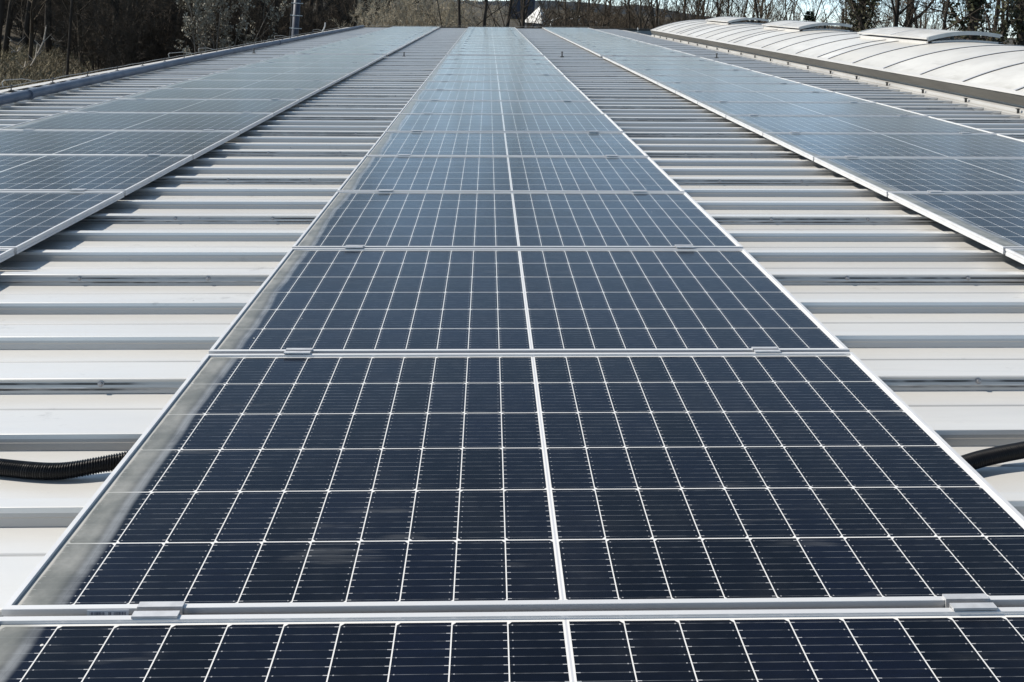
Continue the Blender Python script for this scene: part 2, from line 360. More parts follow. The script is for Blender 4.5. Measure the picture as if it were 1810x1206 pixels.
# ------------------------------------------------------------------ solar panels
def make_panel():
    root = empty('solar_panel', (0,0,0), 'x', 'solar panel')
    f = MB(); H = .030; lip = .011
    pr = [(0,-H),(.026,-H),(.026,-H+.002),(.002,-H+.002),(.002,-.0080),(lip,-.0080),(lip,-.0006),(lip-.0006,0),(.0006,0),(0,-.0006),(0,-.0095),(.0022,-.0100),(.0022,-.0190),(0,-.0195)]
    # four mitred bars: offsets measured inwards from the outer edge
    def corner(ix, iy, o, z): return ((o if ix == 0 else PW-o), (o if iy == 0 else PH-o), z)
    cor = [(0,0),(1,0),(1,1),(0,1)]; n = len(pr)
    vs = [corner(ix, iy, o, z) for ix, iy in cor for o, z in pr]
    fs = []
    for c in range(4):
        d = (c+1) % 4
        for i in range(n): fs.append((c*n+i, d*n+i, d*n+(i+1)%n, c*n+(i+1)%n))
    f.add(vs, fs)
    f.build('frame', ALU, root)
    gmb = MB(); gmb.add([(.004,.004,-.0060),(PW-.004,.004,-.0060),(PW-.004,PH-.004,-.0060),(.004,PH-.004,-.0060),(.004,.004,-.0077),(PW-.004,.004,-.0077),(PW-.004,PH-.004,-.0077),(.004,PH-.004,-.0077)],
        [(0,1,2,3),(7,6,5,4),(0,4,5,1),(1,5,6,2),(2,6,7,3),(3,7,4,0)])
    gmb.build('glass', GLASS, root)
    for cx in (.263, 1.648):
        c = MB()                                 # hat-shaped middle clamp reaching over both frames
        c.ext([(-.0300,.0016),(-.0300,.0056),(-.0160,.0056),(-.0160,-.020),(-.0040,-.020),(-.0040,.0046),(.0095,.0046),(.0095,.0006),(-.0015,.0006),(-.0015,-.0225),(-.0185,-.0225),(-.0185,.0016)], cx-.038, cx+.038)
        ob = c.build('clamp', CLAMPM, root)
    for cx in (.263, 1.648):
        r = MB(); r.exty([(cx-.03,-.0530),(cx+.03,-.0530),(cx+.03,-.0500),(cx+.020,-.0490),(cx+.020,-.0305),(cx+.008,-.0305),(cx+.008,-.040),(cx-.008,-.040),(cx-.008,-.0305),(cx-.020,-.0305),(cx-.020,-.0490),(cx-.03,-.0500)], -.26, .24)
        r.build('mounting_rail', RAILM, root)
    return root
proto = make_panel()
PP = 1.150; GAPY = .32
ORD = ['', 'first','second','third','fourth','fifth','sixth','seventh','eighth','ninth','tenth','eleventh','twelfth','thirteenth','fourteenth','fifteenth','sixteenth','seventeenth']
rows = [('middle row of panels', 0.0, -1, 'middle'), ('left row of panels beside the pipe', -1.1378-PW, 1, 'left'), ('right row of panels beside the skylight', 3.0214, 1, 'right')]
first = True
for grp, xo, n0, nm in rows:
    for n in range(n0, 31):
        o = proto if first else copy_tree(proto); first = False
        o.location = (xo, n*PP + (GAPY if n >= 14 else 0), 0)
        o.rotation_euler = (random.gauss(0,.0010), random.gauss(0,.0010), random.gauss(0,.0005))
        for ch in o.children:
            if ch.name.startswith('clamp'): ch.location.x = random.gauss(0,.005); ch.rotation_euler.z = random.gauss(0,.004)
        k = n - n0 + 1; kb = n - 13
        look = 'dark blue framed' if n < 4 else ('grey blue framed' if n < 14 else 'pale glinting framed')
        if n < 14:
            cnt = {1: 'nearest and cut by the photo edge'}.get(k, f'{ORD[k] if k < 18 else k} from the camera')
            lab = f'{look} solar panel in the {nm} row, {cnt}'
        else:
            lab = f'{look} solar panel, {ORD[kb]} beyond the gap in the {nm} row'
        if nm == 'middle' and n == 0: lab = 'dark blue solar panel in the middle row with a barcode sticker on its frame'
        o['label'] = lab; o['group'] = grp
        if o not in ROOF: ROOF.append(o)
        if nm == 'middle' and n == 0:
            bar_panel = o
            for ch in o.children:
                if ch.name.startswith('clamp'): ch.location.x = .003; ch.rotation_euler.z = 0
# barcode sticker on the front face of the second panel in the middle row
s = MB(); s.box(.143,.213,-.0010,-.0002,-.0150,-.0025); st = s.build('barcode_sticker', STICK, bar_panel)
s = MB(); rb = random.Random(3); x = .148
while x < .209:
    wd = rb.choice((.0007,.0011,.0016))
    if not (.1715 < x < .1785) and not (.1835 < x < .1875): s.add([(x,-.0014,-.0105),(x+wd,-.0014,-.0105),(x+wd,-.0014,-.0055),(x,-.0014,-.0055)], [(0,1,2,3)])
    x += wd + rb.choice((.0006,.0010,.0014))
s.build('barcode', INK, st)

# ------------------------------------------------------------------ corrugated conduits
def conduit(name, pts, label):
    P = [Vector(p) for p in pts]; path = []
    for i in range(len(P)-1):                    # Catmull-Rom
        p0, p1, p2, p3 = P[max(i-1,0)], P[i], P[i+1], P[min(i+2,len(P)-1)]
        L = (p2-p1).length; m_ = max(2, int(L/.0011))
        for j in range(m_):
            t = j/m_
            path.append(.5*((2*p1)+(p2-p0)*t+(2*p0-5*p1+4*p2-p3)*t*t+(3*p1-p0-3*p2+p3)*t**3))
    acc = 0; rad = []
    for i, p in enumerate(path):
        if i: acc += (path[i]-path[i-1]).length
        ph = (acc/.0058) % 1
        rad.append(.0185 if .12 < ph < .58 else .0160)
    s = MB(); s.tube(path, rad, 20); o = s.build(name, HOSE, None, smooth=True)
    tag(o, label, 'conduit')
conduit('corrugated_conduit', [(-1.32,.80,-.050),(-1.05,.765,-.052),(-.75,.712,-.062),(-.50,.662,-.0735),(-.34,.626,-.074),(-.19,.604,-.074),(-.08,.622,-.066),(.05,.66,-.058),(.3,.70,-.055)], 'black corrugated conduit lying across the roof strip left of the middle panel row')
conduit('corrugated_conduit', [(1.70,.54,-.073),(1.90,.585,-.073),(2.03,.628,-.066),(2.17,.655,-.056),(2.35,.68,-.045),(2.6,.70,-.045),(2.95,.72,-.050),(3.3,.73,-.055)], 'black corrugated conduit coming out right of the middle panel row')

# ------------------------------------------------------------------ pipe along the eave, lightning conductors, roof anchors
pp = [(-3.86,-3,.002),(-4.02,6,.002),(-4.17,10,.002),(-4.27,14,.002),(-4.31,19,.002),(-4.28,24,.002),(-4.25,30,.002),(-4.22,35.6,.002)]
s = MB(); s.tube(pp, .0535, 24); pipe = s.build('eave_pipe', PIPEM, None, smooth=True)
tag(pipe, 'long blue grey round pipe lying along the left roof edge', 'pipe')
s = MB()
for y in (2.5,8.4,14.6,21.0,27.5):
    x = -4.02 - (y-6)*.03 if y < 14 else -4.28
    s.tube([(x,y-.03,.002),(x,y+.03,.002)], .0575, 24)
s.build('coupling', PIPEM, pipe)
def conductor(label, p0, p1, hgt, loops=(), step=1.04):
    root = empty('lightning_conductor', p0, label, 'lightning conductor'); p0 = Vector(p0); p1 = Vector(p1); d = p1-p0; L = d.length; n = int(L/step); dn = d/L
    pts = []
    for i in range(n*4+1):
        t = i/4*step; pts.append(dn*t + Vector((random.uniform(-.004,.004),0,hgt + random.uniform(-.004,.004) - (.006 if i % 4 == 2 else 0))))
    s = MB(); s.tube(pts, .0052, 6); s.build('wire', WIREM, root)
    h = MB(); h.box(-.022,.022,-.022,.022,0,.006); h.tube([(0,0,0),(0,0,hgt+.004)], .007, 8); h.box(-.010,.010,-.014,.014,hgt-.009,hgt+.012)
    h0 = h.build('holder', DARKMETAL, root); h0.location = dn*(.5*step)
    for i in range(1, n):
        c = h0.copy(); COL.objects.link(c); c.location = dn*((i+.5)*step)
    for t, ln in loops:                          # expansion bows in the wire
        s = MB(); s.tube([dn*t+Vector((0,0,hgt)), dn*(t+.01)+Vector((-.02,0,hgt+.055)), dn*(t+.06)+Vector((-.02,0,hgt+.075)), dn*(t+ln*.6)+Vector((-.02,0,hgt+.055)), dn*(t+ln)+Vector((0,0,hgt))], .0058, 6); s.build('expansion_loop', WIREM, root)
    return root
conductor('thin lightning conductor wire on small holders along the left eave', (-4.72,-.53,ZC+.004), (-4.90,35.8,ZC+.004), .055, ((9.7,.8),(15.3,1.3),(17.0,1.0),(23.5,1.5),(29,1.6)))
conductor('thin lightning conductor wire along the far roof edge', (-4.6,36.16,ZC+.022), (6.0,36.16,ZC+.022), .06)
def anchor(x, y, h, r, label):
    root = empty('roof_anchor', (x,y,ZC), label, 'roof anchor')
    s = MB(); s.box(-r*1.8,r*1.8,-r*1.8,r*1.8,-.004,.006); s.tube([(0,0,.006),(0,0,h)], [r*.8,r*.6], 10); s.build('post', DARKMETAL, root)
    s = MB(); s.tube([(0,0,h),(0,0,h+r)], [r*1.25,r*.9], 10); s.build('cap', DARKMETAL, root)
anchor(2.29,16.70,.085,.020,'small dark anchor post on the roof strip right of the middle row')
anchor(-.83,16.50,.070,.018,'small dark anchor post on the roof strip left of the middle row')
anchor(5.37,16.63,.075,.020,'small dark anchor post between right panel row and skylight')
anchor(-3.98,17.4,.085,.018,'small dark anchor post beside the blue grey eave pipe')
o = MB(); o.box(-.10,.10,-.10,.10,-.004,.008)
o.tube([(0,-.05,0),(0,-.055,.10),(0,0,.16),(0,.055,.10),(0,.05,0)], .016, 8)
ob = o.build('roof_eyelet', GREYFR, None); ob.location = (6.35,32.3,ZC); tag(ob, 'small grey loop standing on the roof near the far end of the skylight', 'roof anchor')

# ------------------------------------------------------------------ barrel skylight
SX, XC, YS, YE = 6.36, 8.07, 5.9, 29.30
RISE, ZS = .335, .135; HW = XC - SX; RR = (HW*HW + RISE*RISE)/(2*RISE)
A0 = math.asin(HW/RR)
def arc(t, dr=0.):                               # t in -1..1 across the vault
    a = A0*t; return XC + (RR+dr)*math.sin(a), ZS + RISE - RR + (RR+dr)*math.cos(a)
sk = empty('barrel_skylight', (0,0,0), 'long white barrel vault skylight with dark ribs and raised vent flaps along the roof ridge', 'skylight')
for sgn in (-1, 1):
    X = lambda x: XC + sgn*(XC - x) if sgn == 1 else x
    def fl(pts): return [(X(x), z) for x, z in pts]
    s = MB(); s.exty(fl([(6.25,ZT+.004),(6.262,ZT+.012),(6.315,ZT+.020),(6.325,ZT+.050),(6.39,ZT+.066),(6.40,.10),(6.46,.10),(6.46,ZT+.001)]), YS-.0, YE); s.build('kerb', KERBM, sk)
    s = MB(); s.exty(fl([(6.296,.113),(6.330,.004),(6.338,.004),(6.338,.012),(6.333,.012),(6.303,.113)]), YS, YE+.03); s.build('fascia', FASCIA, sk)
    s = MB(); s.exty(fl([(6.288,.113),(6.288,.122),(6.36,.139),(6.43,.152),(6.43,.146),(6.36,.131),(6.296,.113)]), YS-.01, YE+.04); s.build('edge_flange', WHITE, sk)
    s = MB(); yy = YS; prv = None; rj = random.Random(5+sgn)   # puckered sealing tape under the flange
    row_ = []
    while yy < YE:
        dz = rj.choice((0,.001,.002,.006,.010)); row_.append((yy, .112 - dz)); yy += rj.uniform(.06,.22)
    vs = []; fs = []
    for yy, z in row_: vs += [(X(6.2925),yy,.1135),(X(6.2955),yy,z-.002)]
    for i in range(len(row_)-1): fs.append((2*i,2*i+2,2*i+3,2*i+1))
    s.add(vs, fs); s.build('sealing_tape', RUBBER, sk)
bars = [6.42,6.92,7.48,7.967,9.045,10.10,11.20,12.29,13.31,13.79,14.88,15.97,16.97,18.06,19.11,19.60,20.70,21.80,22.85,23.95,24.96,25.45,26.54,27.63,28.70]
edges = [YS] + bars + [YE]
NA = 28
for i in range(len(edges)-1):
    a, b = edges[i]+.004, edges[i+1]-.004
    s = MB(); vs = []; fs = []
    for j in range(NA+1):
        x, z = arc(-1+2*j/NA); x2, z2 = arc(-1+2*j/NA, -.010); vs += [(x,a,z),(x,b,z),(x2,b,z2),(x2,a,z2)]
    for j in range(NA):
        for k in range(4): fs.append((j*4+k,(j+1)*4+k,(j+1)*4+(k+1)%4,j*4+(k+1)%4))
    fs += [(3,2,1,0),(NA*4,NA*4+1,NA*4+2,NA*4+3)]
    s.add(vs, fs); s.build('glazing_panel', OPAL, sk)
def arcstrip(y0, y1, d0, d1, t0=-1, t1=1, n=NA):
    s = MB(); vs = []; fs = []
    for j in range(n+1):
        t = t0+(t1-t0)*j/n; xa_, za_ = arc(t, d0); xb_, zb_ = arc(t, d1); vs += [(xa_,y0,za_),(xa_,y1,za_),(xb_,y1,zb_),(xb_,y0,zb_)]
    for j in range(n):
        for k in range(4): fs.append((j*4+k,j*4+(k+1)%4,(j+1)*4+(k+1)%4,(j+1)*4+k))
    fs += [(0,1,2,3),(n*4+3,n*4+2,n*4+1,n*4)]
    return s.add(vs, fs)
for yb in bars:
    bo = arcstrip(yb-.018, yb+.022, .0005, .010).build('glazing_bar', BARM, sk)
    arcstrip(yb-.033, yb-.0185, .0005, .006).build('gasket', RUBBER, bo)
arcstrip(YE-.005, YE+.03, -.03, .014).build('end_arch', BARM, sk)
s = MB(); vs = [arc(-1+2*j/NA, -.012) for j in range(NA+1)]
s.add([(x,YE-.02,z) for x,z in vs] + [(x,YE-.02,.10) for x,z in vs], [(j,j+1,NA+1+j+1,NA+1+j) for j in range(NA)]); s.build('end_wall', WHITE, sk)
# brackets along the foot of the kerb
b0 = MB(); b0.box(-.012,.012,-.006,.006,0,.045); b0.box(-.020,.016,-.014,.014,.045,.053); bo = b0.build('bracket', DARKMETAL, sk); bo.location = (6.285,6.73,ZT+.012)
for i in range(1, 22):
    c = bo.copy(); COL.objects.link(c); c.location = (6.285, 6.73+1.04*i, ZT+.012)
# raised vent flaps
FX0, FX1 = 7.545, 8.655
def lidarc(t, dr=0):                             # lid curve in local x (0..1.11) before tilting
    W_ = FX1-FX0; x = W_*t; r = 2.3; h = r - math.sqrt(r*r-(W_/2)**2)
    return x, dr + math.sqrt(r*r-(x-W_/2)**2) - (r-h)
for y0, y1 in ((6.46,9.045),(12.29,14.88),(18.06,20.70),(23.95,26.54)):
    fb = MB()                                    # upstand round the opening
    for x in (FX0-.02, FX1-.04):
        t = (x+.03-XC)/HW; z = ZS+RISE-RR+math.sqrt(RR*RR-(x+.03-XC)**2)
        fb.exty([(x,z-.02),(x+.06,z-.02),(x+.06,z+.035),(x,z+.035)], y0, y1)
    for y in (y0, y1-.05):
        vs = []; n = 12; fs = []
        for j in range(n+1):
            x = FX0-.02+(FX1-FX0+.04)*j/n; z = ZS+RISE-RR+math.sqrt(RR*RR-(x-XC)**2)
            vs += [(x,y,z-.01),(x,y+.05,z-.01),(x,y+.05,z+.034),(x,y,z+.034)]
        for j in range(n):
            for k in range(4): fs.append((j*4+k,j*4+(k+1)%4,(j+1)*4+(k+1)%4,(j+1)*4+k))
        fs += [(0,1,2,3),(n*4+3,n*4+2,n*4+1,n*4)]
        fb.add(vs, fs)
    base = fb.build('vent_upstand', WHITE, sk)
    flap = bpy.data.objects.new('vent_flap', None); COL.objects.link(flap); flap.parent = sk
    flap.location = (FX0-.02, 0, .512); flap.rotation_euler = (0, -math.radians(2.6), 0)
    n = 14
    s = MB(); vs = []; fs = []
    for j in range(n+1):
        x, z = lidarc(j/n); x2, z2 = lidarc(j/n, -.012); vs += [(x,y0+.03,z+.02),(x,y1-.03,z+.02),(x2,y1-.03,z2+.02),(x2,y0+.03,z2+.02)]
    for j in range(n):
        for k in range(4): fs.append((j*4+k,(j+1)*4+k,(j+1)*4+(k+1)%4,j*4+(k+1)%4))
    fs += [(3,2,1,0),(n*4,n*4+1,n*4+2,n*4+3)]
    s.add(vs, fs); s.build('flap_glazing', OPAL, flap)
    for ya, yb in ((y0-.02,y0+.03),(y1-.03,y1+.02)):
        s = MB(); vs = []; fs = []
        for j in range(n+1):
            x, z = lidarc(j/n); vs += [(x,ya,z-.028),(x,yb,z-.028),(x,yb,z+.030),(x,ya,z+.030)]
        for j in range(n):
            for k in range(4): fs.append((j*4+k,j*4+(k+1)%4,(j+1)*4+(k+1)%4,(j+1)*4+k))
        fs += [(0,1,2,3),(n*4+3,n*4+2,n*4+1,n*4)]
        s.add(vs, fs); s.build('flap_end_rim', GREYFR, flap)
    L_ = FX1-FX0
    for xa_ in (-.03, L_): s = MB(); s.exty([(xa_,-.004),(xa_+.03,-.004),(xa_+.03,.022),(xa_,.022)], y0-.02, y1+.02); s.build('flap_side_rim', WHITE, flap)
    s = MB(); ym = (y0+y1)/2
    vs = []; fs = []
    for j in range(n+1):
        x, z = lidarc(j/n); vs += [(x,ym-.012,z+.0205),(x,ym+.012,z+.0205),(x,ym+.012,z+.026),(x,ym-.012,z+.026)]
    for j in range(n):
        for k in range(4): fs.append((j*4+k,j*4+(k+1)%4,(j+1)*4+(k+1)%4,(j+1)*4+k))
    s.add(vs, fs); s.build('flap_bar', BARM, flap)
    s = MB(); s.box(L_-.10,L_-.06,ym-.02,ym+.02,-.11,-.0); s.build('opener', DARKMETAL, flap)

# ================================================================== surroundings (world frame, plumb)
def ground_z(x, y):
    z = GZ
    if x < -14: z += min(1.6, (-14-x)*.03)       # bank rising towards the wood on the left
    if y > 70: z += min(3.0, (y-70)*.012)
    return z + .25*math.sin(x*.11+1)*math.cos(y*.09)
gm, nt_, p_ = mat('leaf litter', (.05,.042,.033), .95, 0, .2); g = G(nt_); co = g.obj()
c = g.mix(g.ss(g.noise(co, .25, 6, .65), .35, .65), (.040,.034,.026), (.070,.060,.042))
c = g.mix(g.ss(g.noise(co, 2.5, 5, .7), .45, .7), c, (.028,.024,.019))
c = g.mix(g.m('MULTIPLY', g.ss(g.noise(co, .06, 3, .5), .55, .7), .6), c, (.075,.078,.040))
g.link(c, p_.inputs['Base Color'])
s = MB(); xs = [-2500,-900,-400,-200] + [-120+6*i for i in range(0,42)] + [200,400,900,2500]; ys = [-400,-150,-60] + [-30+6*i for i in range(0,40)] + [260,400,700,1200,3000]
vs = [(x,y,ground_z(x,y)) for y in ys for x in xs]; nx = len(xs)
s.add(vs, [(j*nx+i,j*nx+i+1,(j+1)*nx+i+1,(j+1)*nx+i) for j in range(len(ys)-1) for i in range(nx-1)])
go = s.build('ground', gm, None, smooth=True); tag(go, kind='structure', roof=False)

# wooded hills on the horizon
hm = mottled('distant wooded hill', (.020,.026,.034), (.034,.040,.046), .02, .95, 0, None, .1)
s = MB(); prof = [(-1500,-30),(200,-14),(500,-12),(700,-6),(850,2.2),(960,1),(1040,5),(1090,11),(1115,9),(1140,10),(1180,18),(1230,27),(1300,35),(1400,44),(1500,52),(2400,110)]
d = 900.; vs = []; hr = random.Random(4)
pts = []
for i in range(len(prof)-1):
    (u0,v0),(u1,v1) = prof[i], prof[i+1]; m_ = max(1, int((u1-u0)/6))
    for j in range(m_): t = j/m_; pts.append((u0+(u1-u0)*t, v0+(v1-v0)*t))
for u, v in pts:
    top = seen(u, v, d); vs += [(top.x, top.y-180, -8), (top.x, top.y-60, top.z*.55), (top.x, top.y, top.z + hr.uniform(-.35,.35)), (top.x, top.y+300, -8)]
s.add(vs, [(4*i+k,4*i+4+k,4*i+5+k,4*i+1+k) for i in range(len(pts)-1) for k in range(3)])
tag(s.build('hills', hm, None), kind='structure', roof=False)

# ------------------------------------------------------------------ bare trees
def bark(name, c0, c1): return mottled(name, c0, c1, 14, .9, 0, (1,1,.25), .15)
BARK_D = bark('dark bark', (.030,.025,.021), (.055,.046,.038))
BARK_M = bark('brown bark', (.050,.040,.030), (.085,.068,.050))
BARK_P = bark('pale bark', (.20,.18,.155), (.10,.085,.07))
TWIG_D = mottled('dark twigs', (.055,.046,.037), (.085,.070,.055), 3, .9, 0, None, .15)
TWIG_M = mottled('brown twigs', (.105,.085,.062), (.16,.13,.095), 3, .9, 0, None, .15)
TWIG_T = mottled('tan twigs', (.30,.26,.195), (.42,.37,.28), 3, .9, 0, None, .15)
CATKIN = mottled('pale catkins', (.36,.34,.28), (.24,.22,.18), 5, .8, 0, None, .2)
NEEDLE = mottled('spruce needles', (.014,.022,.014), (.026,.036,.022), 5, .8, 0, None, .2)
IVY = mottled('ivy leaves', (.030,.035,.016), (.055,.055,.028), 5, .6, 0, None, .3)

def tree_mesh(seed, h, r0, nch, ratios, ang, start, lean=.05, wob=.10, up_t=.12, stems=1, minr=.008, split=2, leaf=None, levels=None):
    """grows a branching skeleton; returns trunk and crown mesh builders"""
    R_ = random.Random(seed); T = MB(); C = MB(); LF = MB()
    levels = levels or len(nch)
    def grow(p, d, L, r, lvl):
        ns = (9,6,4,3,2)[min(lvl,4)]; pts = [p]; dirs = [d]; q = p.copy(); dd = d.copy()
        for i in range(ns):
            dd = (dd + Vector((R_.gauss(0,1),R_.gauss(0,1),R_.gauss(0,1)))*wob*(1 if lvl else .45) + Vector((0,0,up_t*(1 if lvl else .3)))).normalized()
            q = q + dd*(L/ns); pts.append(q.copy()); dirs.append(dd.copy())
        tip = max(minr*.55, r*(.22 if lvl else .18))
        rad = [max(minr*.6, r + (tip-r)*(i/ns)**(.8 if lvl else .9)) for i in range(ns+1)]
        (T if lvl < split else C).tube(pts, rad, (8,5,4,3,3)[min(lvl,4)], cap=False)
        if leaf and lvl >= levels-1:
            for k in range(leaf[0]):
                c = pts[R_.randint(1,ns)] + Vector((R_.gauss(0,1),R_.gauss(0,1),R_.gauss(0,1)))*.07
                sz = leaf[1]*R_.uniform(.6,1.4); n1 = Vector((R_.gauss(0,1),R_.gauss(0,1),R_.gauss(0,1))).normalized(); a = n1.orthogonal().normalized()*sz; b = n1.cross(a).normalized()*sz*.45
                LF.add([c-a-b*.2, c-b, c+a, c+b], [(0,1,2,3)])
        if lvl >= levels: return
        n = nch[lvl]
        for k in range(n):
            t = start[lvl] + (1-start[lvl])*((k+R_.random())/n); i = min(ns-1, int(t*ns)); f = t*ns-i
            b = pts[i].lerp(pts[i+1], f); rr = rad[i]+(rad[i+1]-rad[i])*f
            a = ang[lvl]*R_.uniform(.65,1.3); az_ = R_.random()*6.283 if lvl else k*2.4+R_.uniform(-.5,.5)
            o1 = dirs[i].orthogonal().normalized(); o1.rotate(Matrix.Rotation(az_, 3, dirs[i]))
            cd = (dirs[i]*math.cos(a)+o1*math.sin(a)).normalized()
            Lc = L*ratios[lvl]*R_.uniform(.6,1.2)*(1.1-.65*t if lvl == 0 else 1.05-.4*t)
            grow(b, cd, Lc, max(minr, rr*R_.uniform(.45,.65)), lvl+1)
    for st in range(stems):
        if stems == 1: p = Vector((0,0,-.3)); d = Vector((R_.gauss(0,lean),R_.gauss(0,lean),1)).normalized(); H = h
        else:
            a = 6.283*st/stems+R_.random(); k = R_.uniform(.05,.45); p = Vector((math.cos(a)*.25,math.sin(a)*.25,-.3)); d = Vector((math.cos(a)*k,math.sin(a)*k,1)).normalized(); H = h*R_.uniform(.7,1.05)
        grow(p, d, H, r0*(1 if stems == 1 else R_.uniform(.6,1.1)), 0)
    return T, C, LF
def make_tree(name, label, cat, group, tm, bmat, tmat, lmat=None, ivy=0, seed=0):
    T, C, LF = tm
    r = empty(name, (0,0,-500), label, cat, group, roof=False)
    T.build('trunk', bmat, r, smooth=True); C.build('crown', tmat, r)
    if LF.v: LF.build('catkins' if lmat is CATKIN else 'leaves', lmat, r)
    if ivy:
        R_ = random.Random(seed); s = MB(); nv = len(T.v)
        cand = [Vector(v) for v in T.v if v[2] < ivy]
        for k in range(2600):
            c = R_.choice(cand) + Vector((R_.gauss(0,.17),R_.gauss(0,.17),R_.gauss(0,.3))); n1 = Vector((R_.gauss(0,1),R_.gauss(0,1),R_.gauss(0,1))).normalized()
            a = n1.orthogonal().normalized()*R_.uniform(.05,.10); b = n1.cross(a)
            s.add([c-a,c-b,c+a,c+b], [(0,1,2,3)])
        s.build('ivy', IVY, r)
    return r
def place(o, u, d, sc_=1., rz=None, label=None, group='keep', first=False, dz=0., tilt=(0,0)):
    t = o if first else copy_tree(o)
    x, y = at(u, d); t.location = (x, y, ground_z(x,y)+dz); t.scale = (sc_, sc_, sc_*random.uniform(.94,1.06))
    t.rotation_euler = (tilt[0], tilt[1], random.uniform(0,6.28) if rz is None else rz)
    if label: t['label'] = label
    if group != 'keep':
        if group: t['group'] = group
        elif 'group' in t: del t['group']
    return t
GW = 'bare trees of the wood left of the hall'
LW = 'bare dark tree in the dense wood beyond the left roof edge'
GC = 'bare trees behind the far roof edge'
GR = 'bare trees against the sky behind the skylight'
TA = make_tree('bare_tree', LW, 'tree', GW, tree_mesh(11, 17, .20, (20,7,5,4), (.36,.46,.5,.5), (.85,.75,.7,.7), (.22,.2,.2,.2)), BARK_D, TWIG_D)
TB = make_tree('bare_tree', LW, 'tree', GW, tree_mesh(12, 19, .24, (17,7,5,4), (.42,.5,.5,.5), (.7,.7,.7,.7), (.28,.2,.2,.2), wob=.14), BARK_D, TWIG_M)
TT = make_tree('bare_tree', 'x', 'tree', None, tree_mesh(31, 15, .105, (9,6,5,4), (.40,.5,.5,.5), (.75,.7,.7,.7), (.16,.2,.2,.2), wob=.10), BARK_D, TWIG_D)
TC = make_tree('bare_tree', LW, 'tree', GW, tree_mesh(13, 15, .15, (24,6,5,4), (.32,.5,.5,.5), (.9,.8,.7,.7), (.12,.2,.2,.2), wob=.13), BARK_M, TWIG_D)
TM = make_tree('multi_stem_tree', 'x', 'tree', GR, tree_mesh(14, 11, .11, (9,6,5,3), (.40,.45,.5,.5), (.55,.6,.6,.6), (.25,.2,.2,.2), stems=7, wob=.09, up_t=.16), BARK_M, TWIG_M)
TS = make_tree('spreading_tree', 'x', 'tree', GR, tree_mesh(15, 12.5, .17, (11,8,6,4), (.62,.52,.5,.5), (.75,.75,.7,.7), (.18,.15,.2,.2), wob=.20, up_t=.10), BARK_D, TWIG_D)
TI = make_tree('ivy_clad_tree', 'x', 'tree', None, tree_mesh(16, 16, .30, (16,7,5,3), (.40,.5,.5,.5), (.8,.7,.7,.7), (.25,.2,.2,.2), wob=.13), BARK_D, TWIG_D, ivy=9, seed=5)
BUSH = make_tree('bare_shrub', 'x', 'shrub', None, tree_mesh(17, 4.6, .035, (10,6,4,3), (.42,.5,.5,.5), (.6,.7,.7,.7), (.1,.1,.1,.1), stems=13, wob=.16, up_t=.10, minr=.007, split=1), BARK_M, TWIG_T)
BUSHD = make_tree('bare_shrub', 'x', 'shrub', None, tree_mesh(18, 4.2, .035, (9,6,5,3), (.45,.5,.5,.5), (.7,.8,.7,.7), (.1,.1,.1,.1), stems=12, wob=.2, up_t=.06, minr=.007, split=1), BARK_D, TWIG_D)
CAT = make_tree('catkin_shrub', 'tall shrub covered in pale silvery catkins in front of the dark wood', 'shrub', None, tree_mesh(19, 9.0, .06, (9,5,4,3), (.34,.45,.5,.5), (.45,.5,.6,.6), (.15,.2,.2,.1), stems=7, wob=.10, up_t=.22, leaf=(2,.075)), BARK_P, TWIG_M, CATKIN)
def spruce(seed):
    R_ = random.Random(seed); T = MB(); C = MB(); h = 8.
    T.tube([(0,0,-.3),(0,0,h*.5),(0,0,h)], [.14,.09,.015], 8)
    z = .7
    while z < h-.1:
        L = (h-z)*.36+.05; n = 13
        for k in range(n):
            a = 6.283*k/n+R_.random()*.7; l = L*R_.uniform(.75,1.12); d = Vector((math.cos(a),math.sin(a),-.28+.5*z/h)); sd = Vector((-math.sin(a),math.cos(a),0))
            m_ = max(3, int(l/.14))
            for j in range(m_):
                t = (j+.5)/m_; c = Vector((0,0,z))+d*(l*t); w_ = (1-t)*.38*l+.03
                for sg in (-1,1):
                    e = c + sd*sg*w_*R_.uniform(.6,1.1) + d*.10 - Vector((0,0,R_.uniform(.04,.16)))
                    C.add([c-d*.05, e-d*.03, e+d*.05, c+d*.06], [(0,1,2,3)])
        z += R_.uniform(.11,.17)
    return T, C, MB()
SP = make_tree('spruce', 'small dark spruce with a pointed top behind the middle vent flap', 'tree', None, spruce(3), BARK_D, NEEDLE)

rw = random.Random(21)
# the wood on the left
used = {}
def wood(o, *a, **k):
    fst = o.name not in used; used[o.name] = 1
    return place(o, *a, first=fst, **k)
for d, n, ua, ub in ((56,9,150,640),(66,15,-120,640),(78,17,-130,660),(94,18,-140,690),(115,20,-150,760),(140,20,-160,800)):
    for i in range(n):
        u = ua + (ub-ua)*(i+rw.uniform(.1,.9))/n
        wood(rw.choice((TA,TB,TC)), u, d+rw.uniform(-5,5), rw.uniform(.8,1.15), tilt=(rw.gauss(0,.035),rw.gauss(0,.035)))
# dark understorey
GU = 'dark leafless shrubs under the trees left of the hall'; LU = 'dark leafless shrub in the undergrowth of the left wood'
for d, n, ua, ub in ((50,11,170,600),(60,13,130,640),(70,16,-60,640),(82,17,-90,660),(100,20,-110,700),(125,20,-120,740)):
    for i in range(n):
        u = ua + (ub-ua)*(i+rw.uniform(.1,.9))/n
        wood(BUSHD, u, d+rw.uniform(-3,3), rw.uniform(.8,1.5), label=LU, group=GU)
